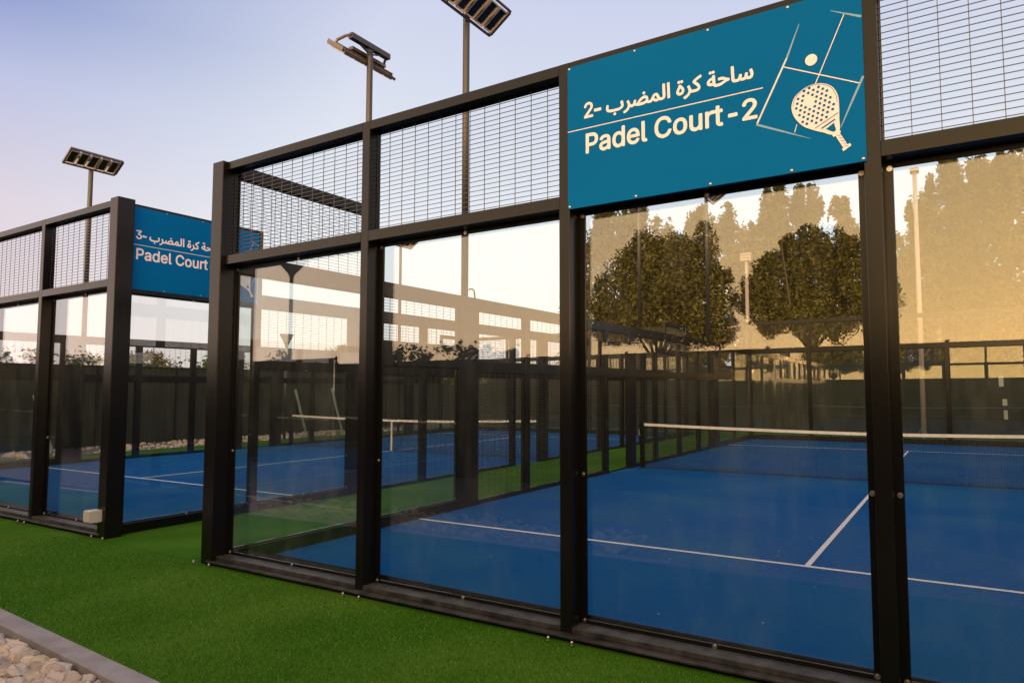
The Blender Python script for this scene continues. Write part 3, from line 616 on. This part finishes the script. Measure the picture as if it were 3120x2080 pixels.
# ------------------------------------------------------------------ windscreens and walls
def windscreen(name, label, a, b, z0, z1, posts, mesh_top=0.0, m='screen', grp=None, back=1):
    a = Vector(a); b = Vector(b); d = (b-a); ln = d.length; ang = math.atan2(d.y, d.x)
    t = thing(name, label, 'fence', grp, (a.x, a.y, 0), ang)
    b_ = MB(); n = int(ln/.5)
    v = []; f = []
    for k in range(n+1):
        s = ln*k/n
        for (zz, w) in ((z0, .0), (z0*.6+z1*.4, .012), (z1, 0)): v.append((s, .03+rnd.uniform(-w, w), zz + (rnd.uniform(-.012, .012) if zz == z1 else 0)))
    for k in range(n):
        for j in range(2): f.append((k*3+j, k*3+3+j, k*3+4+j, k*3+1+j))
    i = len(v); v += [(x, y-.006, z) for x, y, z in v]; f += [tuple(q+i for q in g)[::-1] for g in f]
    raw('screen_cloth', v, f, m, t)
    k = max(1, round(ln/posts))
    for q in range(k+1): MB().tube([(ln*q/k, .08*back, 0), (ln*q/k, .08*back, z1+mesh_top+.05)], .03, 8).build('fence_post', 'coat', t)
    MB().tube([(0, .08*back, z1+mesh_top), (ln, .08*back, z1+mesh_top)], .02, 6).build('top_tube', 'coat', t)
    if mesh_top > 0:
        w = MB(); st = .11
        for q in range(int(ln/st)):
            x = q*st
            for sgn in (1, -1):
                x1 = x + sgn*mesh_top; 
                if 0 <= x1 <= ln: w.bar((x, .05, z1), (x1, .05, z1+mesh_top), .004)
        w.build('chain_link', 'wire', t)
    return t
fs = windscreen('windscreen_fence', 'dark green windscreen fence across the far end of the courts', (-16, 21.6), (14, 21.6), .08, 2.74, 3.0, .55, m='cloth')
for x, z, w, h in ((7.78+16, 2.02, .13, .34), (7.86+16, 1.33, .13, .22), (7.87+16, .92, .11, .30)):
    MB().box(x-w/2, x+w/2, -.012, 0, z-h/2, z+h/2).build('post_reflection', 'tag', fs)  # pale patches stand in for a white post mirrored in the glass
fl = windscreen('windscreen_fence', 'dark windscreen fence with pale tags at the far side of the left court', (-17.4, 23.5), (-17.4, -8), .12, 2.66, 2.4, 0.0, m='cloth')
MB().box(0, 31.5, -.03, -.012, 2.02, 2.05).build('cable_run', 'tag', fl)
for s, z in ((18.2, 1.95), (19.2, 1.78), (17.0, 1.9), (17.3, 1.05), (19.3, 1.12), (15.2, 1.9), (15.6, 1.05), (13.3, 1.85), (13.7, 1.1), (11.0, 1.75), (11.2, 1.15), (9.4, 1.8), (9.3, 1.2), (7.9, 1.75)):
    MB().box(s-.1, s+.1, -.02, -.012, z-.06, z+.06).build('tag_plate', 'tag', fl)
for i, (y0, y1, z1) in enumerate(((4.9, 5.3, 1.75), (13.6, 14.0, 1.9), (15.4, 15.8, 1.95))):
    tag(MB().bar((-17.2, y0, z1), (-17.0, y1, .1), .10, .03).build('leaning_lath', 'lath', bevel=.004), ['pale green lath leaning on the fence at the far left edge', 'pale green lath leaning on the fence behind the left net post', 'pale green lath leaning on the fence behind the middle of the left net'][i], 'lath', 'leaning laths')
wl = thing('shed', 'tan rendered shed beyond the far end of the left court', 'shed', None, (-16.9, 27.5, 0))
MB().box(-1.5, 1.3, 0, 2.5, 0, 3.05).build('wall', 'wall', wl, bevel=.02); MB().box(-1.62, 1.42, -.12, 2.62, 3.05, 3.17).build('roof', 'kerb', wl, bevel=.01)
# low building far beyond the courts
fb = thing('low_building', 'low tan building with a dark flat roof far beyond the courts', 'building', None, (1, 62, 0))
MB().box(-9, 3, 0, 8, 0, 3.6).build('wall', 'wall', fb); MB().box(-9.5, 3.5, -.6, 8.5, 3.6, 3.95).build('roof', 'screen', fb)
for x in (-7, -4, -1): MB().box(x, x+1.6, -.05, -.002, 1.0, 2.6).build('window', 'lens', fb)
windscreen('windscreen_fence', 'dark windscreen fence right of the near court, unseen, added for dark reflections in the side glass', (12.3, -1.2), (12.3, 21.4), .08, 2.74, 3.0, 0.0)  # unseen fence, added so side panes and post faces mirror something dark
# fence behind the camera (seen reflected in the glass)
fbk = windscreen('windscreen_fence', 'dark windscreen fence behind the camera, mirrored along the lower half of the glass', (26, -6.0), (-6.0, -6.0), .05, 2.42, 2.5, 0, back=1)
fbk2 = windscreen('windscreen_fence', 'taller stretch of dark windscreen fence mirrored in the left glass', (-6.05, -6.0), (-30, -6.0), .05, 2.56, 2.5, 0, back=1)
# ------------------------------------------------------------------ post top lanterns
def lantern(x, y, ztip, ztop, r, label):
    t = thing('post_lantern', label, 'lamp post', 'cone topped lamp posts', (x, y, 0))
    MB().tube([(0, 0, 0), (0, 0, ztip)], .045, 12).build('pole', 'pole', t, smooth=True)
    MB().tube([(0, 0, ztip-.02), (0, 0, ztip+.06), (0, 0, ztop-.02), (0, 0, ztop)], [.05, .07, r, r*.98], 24).build('lantern_cone', 'pole', t)
lantern(-7.25, -5.75, 4.52, 4.90, .33, 'cone topped lamp post behind the camera, mirrored in the first pane of the near court')
lantern(-.65, -8.9, 3.35, 3.72, .26, 'cone topped lamp post behind the camera, mirrored beside the trees in the sign pane')
lantern(-14.5, 11.2, 3.45, 3.87, .24, 'cone topped lamp post standing beyond the left court')
# ------------------------------------------------------------------ trees
def leaves(lobes, n, size, seed, shell=.25):
    r = np.random.default_rng(seed); q_ = random.Random(seed); sub = []
    for l in lobes:
        for _ in range(7):
            d = Vector((q_.gauss(0, 1), q_.gauss(0, 1), q_.gauss(0, 1) + .35)).normalized(); k = q_.uniform(.22, .48)
            sub.append((l[0]+d.x*l[3]*.92, l[1]+d.y*l[4]*.92, l[2]+d.z*l[5]*.92, l[3]*k, l[4]*k, max(l[5]*k*.8, l[3]*k)))
    lobes = list(lobes) + sub; vol = np.array([l[3]*l[4]*l[5] for l in lobes])**.7; cnt = np.maximum(20, (n*vol/vol.sum()).astype(int))
    P = []; D = []
    for l, c in zip(lobes, cnt):
        d = r.normal(size=(c, 3)); d /= np.linalg.norm(d, axis=1)[:, None]
        bump = 1 + .16*np.sin(d[:, 0]*5+l[0]*3) * np.cos(d[:, 2]*6+l[2]) + .10*np.sin(d[:, 1]*9+l[1])
        rad = (shell + (1-shell)*r.random(c)**.6)*bump
        P.append(np.array(l[:3]) + d*np.array(l[3:6])*rad[:, None]); D.append(d)
    P = np.concatenate(P); D = np.concatenate(D)
    # clumps: drop leaves in random pockets so gaps open
    pk = P[r.integers(0, len(P), 24)]; keep = np.ones(len(P), bool)
    for q in pk: keep &= (np.linalg.norm(P-q, axis=1) > size*r.uniform(1.5, 4.5))
    P = P[keep]; D = D[keep]; n = len(P)
    a = r.normal(size=(n, 3)) + D*.6; a /= np.linalg.norm(a, axis=1)[:, None]
    b = np.cross(a, r.normal(size=(n, 3))); b /= np.linalg.norm(b, axis=1)[:, None]
    s = size*r.uniform(.55, 1.25, n)[:, None]
    V = np.stack([P - a*s, P + b*s*.45, P + a*s, P - b*s*.45], 1).reshape(-1, 3); F = np.arange(n*4).reshape(n, 4)
    return V.tolist(), F.tolist()
def tree(label, x, y, lobes, n, size, seed, trunk_h, trunk_r, m, group, name='tree'):
    t = thing(name, label, 'tree', group, (x, y, 0))
    b = MB(); k = random.Random(seed)
    b.tube([(0, 0, 0), (k.uniform(-.1, .1), 0, trunk_h*.6), (k.uniform(-.2, .2), k.uniform(-.1, .1), trunk_h)], [trunk_r, trunk_r*.8, trunk_r*.65], 9)
    for l in lobes[:9]:
        mid = (l[0]*.45, l[1]*.45, trunk_h + (l[2]-trunk_h)*.35); b.tube([(0, 0, trunk_h*.85), mid, (l[0], l[1], l[2]+l[5]*.3)], [trunk_r*.45, trunk_r*.22, trunk_r*.06], 6)
    b.build('trunk', 'bark', t, smooth=True)
    V, F = leaves(lobes, n, size, seed); raw('crown', V, F, m, t)
    return t
TG = 'sunlit trees beyond the courts'
def columns(seed, spec, z0, depth=1.6):
    """spec = list of (x, ztop, half width) upright leafy columns that rise from a common base at z0"""
    k = random.Random(seed); L_ = []
    for (x, zt, w) in spec:
        zc_ = (z0+zt)/2; L_.append((x, k.uniform(-depth, depth)*.6, zc_-.4, w, w*1.1, (zt-z0)/2*.86))
        L_.append((x+k.uniform(-.3, .3), k.uniform(-.5, .5), zt-1.3, w*.52, w*.5, 1.5))
        L_.append((x+k.uniform(-1, 1)*w, k.uniform(-1, 1), z0+k.uniform(1, 3), w*1.15, w, 1.9))
        for q in range(2): L_.append((x+k.uniform(-1, 1)*w*.9, k.uniform(-1, .6), zc_+k.uniform(-.2, .9)*(zt-zc_), w*.5, w*.5, k.uniform(.8, 1.4)))
    return L_
tree('broad olive tree left of the slanted floodlight poles beyond the near court', -12.4, 32.2, columns(1, [(-.9, 12.6, 1.5), (.9, 13.4, 1.3), (2.2, 13.0, 1.2), (3.4, 12.0, 1.2), (4.6, 11.2, 1.1)], 2.2), 80000, .14, 11, 3.2, .28, 'leaf', TG)
tree('olive tree right of the middle floodlight pole beyond the near court', -5.2, 32.6, columns(2, [(-3.3, 11.8, 1.0), (-2.4, 11.4, 1.0), (-1.2, 12.3, 1.1), (.1, 12.4, 1.1), (1.4, 11.0, 1.0), (2.0, 9.4, .8)], 2.4), 80000, .14, 12, 3.2, .26, 'leaf', TG)
tree('tall olive tree with four pointed tops in the middle of the sign pane', -.6, 32.2, columns(3, [(-1.9, 11.3, .8), (-1.2, 12.7, .8), (-.2, 12.9, .8), (.9, 12.7, .75), (1.7, 12.5, .75), (2.6, 11.5, .7)], 2.3), 90000, .14, 13, 3.0, .28, 'leaf', TG)
tree('wide olive tree filling the right hand pane', 7.0, 32.2, columns(4, [(-2.6, 9.6, .8), (-1.6, 12.0, .9), (-.3, 12.8, .95), (.8, 12.9, .9), (2.0, 12.9, .9), (3.1, 12.6, .9), (4.3, 12.2, 1.0)], 2.2), 100000, .14, 14, 3.0, .30, 'leaf', TG)
for i, (x, y, h, w, lab) in enumerate([(-46, 40, 6.6, 2.6, 'small golden tree seen through the wire of the first near pane'), (-51, 42, 5.6, 2.2, 'smaller golden tree just left of the one in the first near pane'), (-41, 42, 5.4, 2.0, 'low golden tree nearest the first front post of the near court'),
                                   (-70, 34, 7.0, 3.0, 'golden tree seen between the far posts of the left court'), (-62, 36, 5.0, 2.0, 'low golden tree right of the one between the far posts of the left court'),
                                   (-75, 18, 8.0, 2.6, 'thin pale tree over the hedge at the far left')]):
    k = random.Random(50+i); lo = [(k.uniform(-1, 1)*w*.7, k.uniform(-1, 1), h*k.uniform(.45, .75), w*k.uniform(.35, .6), w*.5, h*k.uniform(.16, .27)) for _ in range(8)] + [(0, 0, h*.55, w, w, h*.3)]
    tree(lab, x, y, lo, 7000, .20, 60+i, h*.3, .18, 'leaf', 'small trees far beyond the left court')
# trees behind the camera, mirrored in the sign pane
k = random.Random(5)
lo = [(-1.5, 0, 4.6, 1.1, 1.2, .9), (-.9, .3, 5.6, .9, 1.0, 1.0), (-.2, 0, 6.2, .8, .9, .9), (.5, -.2, 6.1, .8, .9, .85), (1.2, .2, 5.7, .9, .9, .9), (1.7, 0, 6.4, .5, .6, .75), (1.9, 0, 4.9, .8, 1.0, .9), (.3, 0, 4.7, 1.6, 1.3, 1.1), (2.2, .2, 3.9, .6, .6, .7), (-1.7, 0, 3.9, .8, .8, .6), (-.4, 0, 3.9, 1.1, .9, .6), (1.1, 0, 3.7, .9, .9, .6), (.6, .2, 5.3, 1.2, 1.0, .9), (-.9, 0, 4.9, 1.0, 1.0, .8), (.1, 0, 5.6, .9, .9, 1.0)]
tree('dark leafy tree behind the camera, mirrored in the left half of the sign pane', -2.2, -15.9, lo, 110000, .055, 21, 3.0, .16, 'leafdark', 'dark trees behind the camera')
lo = [(-1.5, 0, 4.5, .75, .9, .7), (-.9, 0, 5.2, .8, .9, .8), (-.1, .1, 5.7, .85, .9, .85), (.6, 0, 6.0, .55, .6, .65), (1.1, 0, 5.2, 1.0, 1.0, 1.0), (0, 0, 4.6, 1.7, 1.3, .95), (1.6, .2, 4.3, .9, .9, .9), (-.9, 0, 3.9, .8, .8, .4), (.5, 0, 4.0, 1.1, .9, .5), (.6, .1, 5.1, .9, .9, .8)]
tree('dark leafy tree behind the camera, mirrored in the right half of the sign pane', 2.75, -15.9, lo, 110000, .055, 22, 3.4, .15, 'leafdark', 'dark trees behind the camera')
def shrub(label, x, y, w, h, z, seed, m='leafdark', n=1800, size=.05):
    k = random.Random(seed); t = thing('shrub', label, 'shrub', 'hedge shrubs' if x < -18 else 'shrubs along the fence behind the camera', (x, y, 0))
    lo = [(k.uniform(-1, 1)*w*.8, k.uniform(-.2, .2), z+k.uniform(-.15, .5)*h, w*k.uniform(.25, .5), .3, h*k.uniform(.3, .6)) for _ in range(7)] + [(0, 0, z*.55, w*.9, .35, z*.5)]
    V, F = leaves(lo, n, size, seed, .2); raw('foliage', V, F, m, t)
    MB().tube([(0, 0, 0), (0, 0, z*.8)], .03, 6).build('stem', 'bark', t)
SL = ['bushy shrub topping the mirrored fence left of the wide side post', 'rounder shrub topping the mirrored fence beside the first front post', 'shrub with loose sprigs mirrored above the wide side post', 'low shrub end mirrored right of the wide side post', 'small sprigs mirrored at the corner of the near court']
for i, (dx, h, w) in enumerate([(-.965, .32, .85), (-1.075, .26, .5), (-.835, .36, .6), (-.765, .18, .45), (-1.47, .34, .4)]):
    shrub(SL[i], 6.34+dx*10.2, -6.35, w, h, 2.5, 70+i)
for i in range(7):
    shrub('green hedge shrub showing above the far left fence', -18.6, -5+i*3.2, 1.7, .30, 2.75, 90+i, 'hedge', 2600, .07)
# hedge runs along y: turn each one
for o in COL.objects:
    if o.name.startswith('shrub') and o.location.x < -18: o.rotation_euler = (0, 0, math.pi/2)
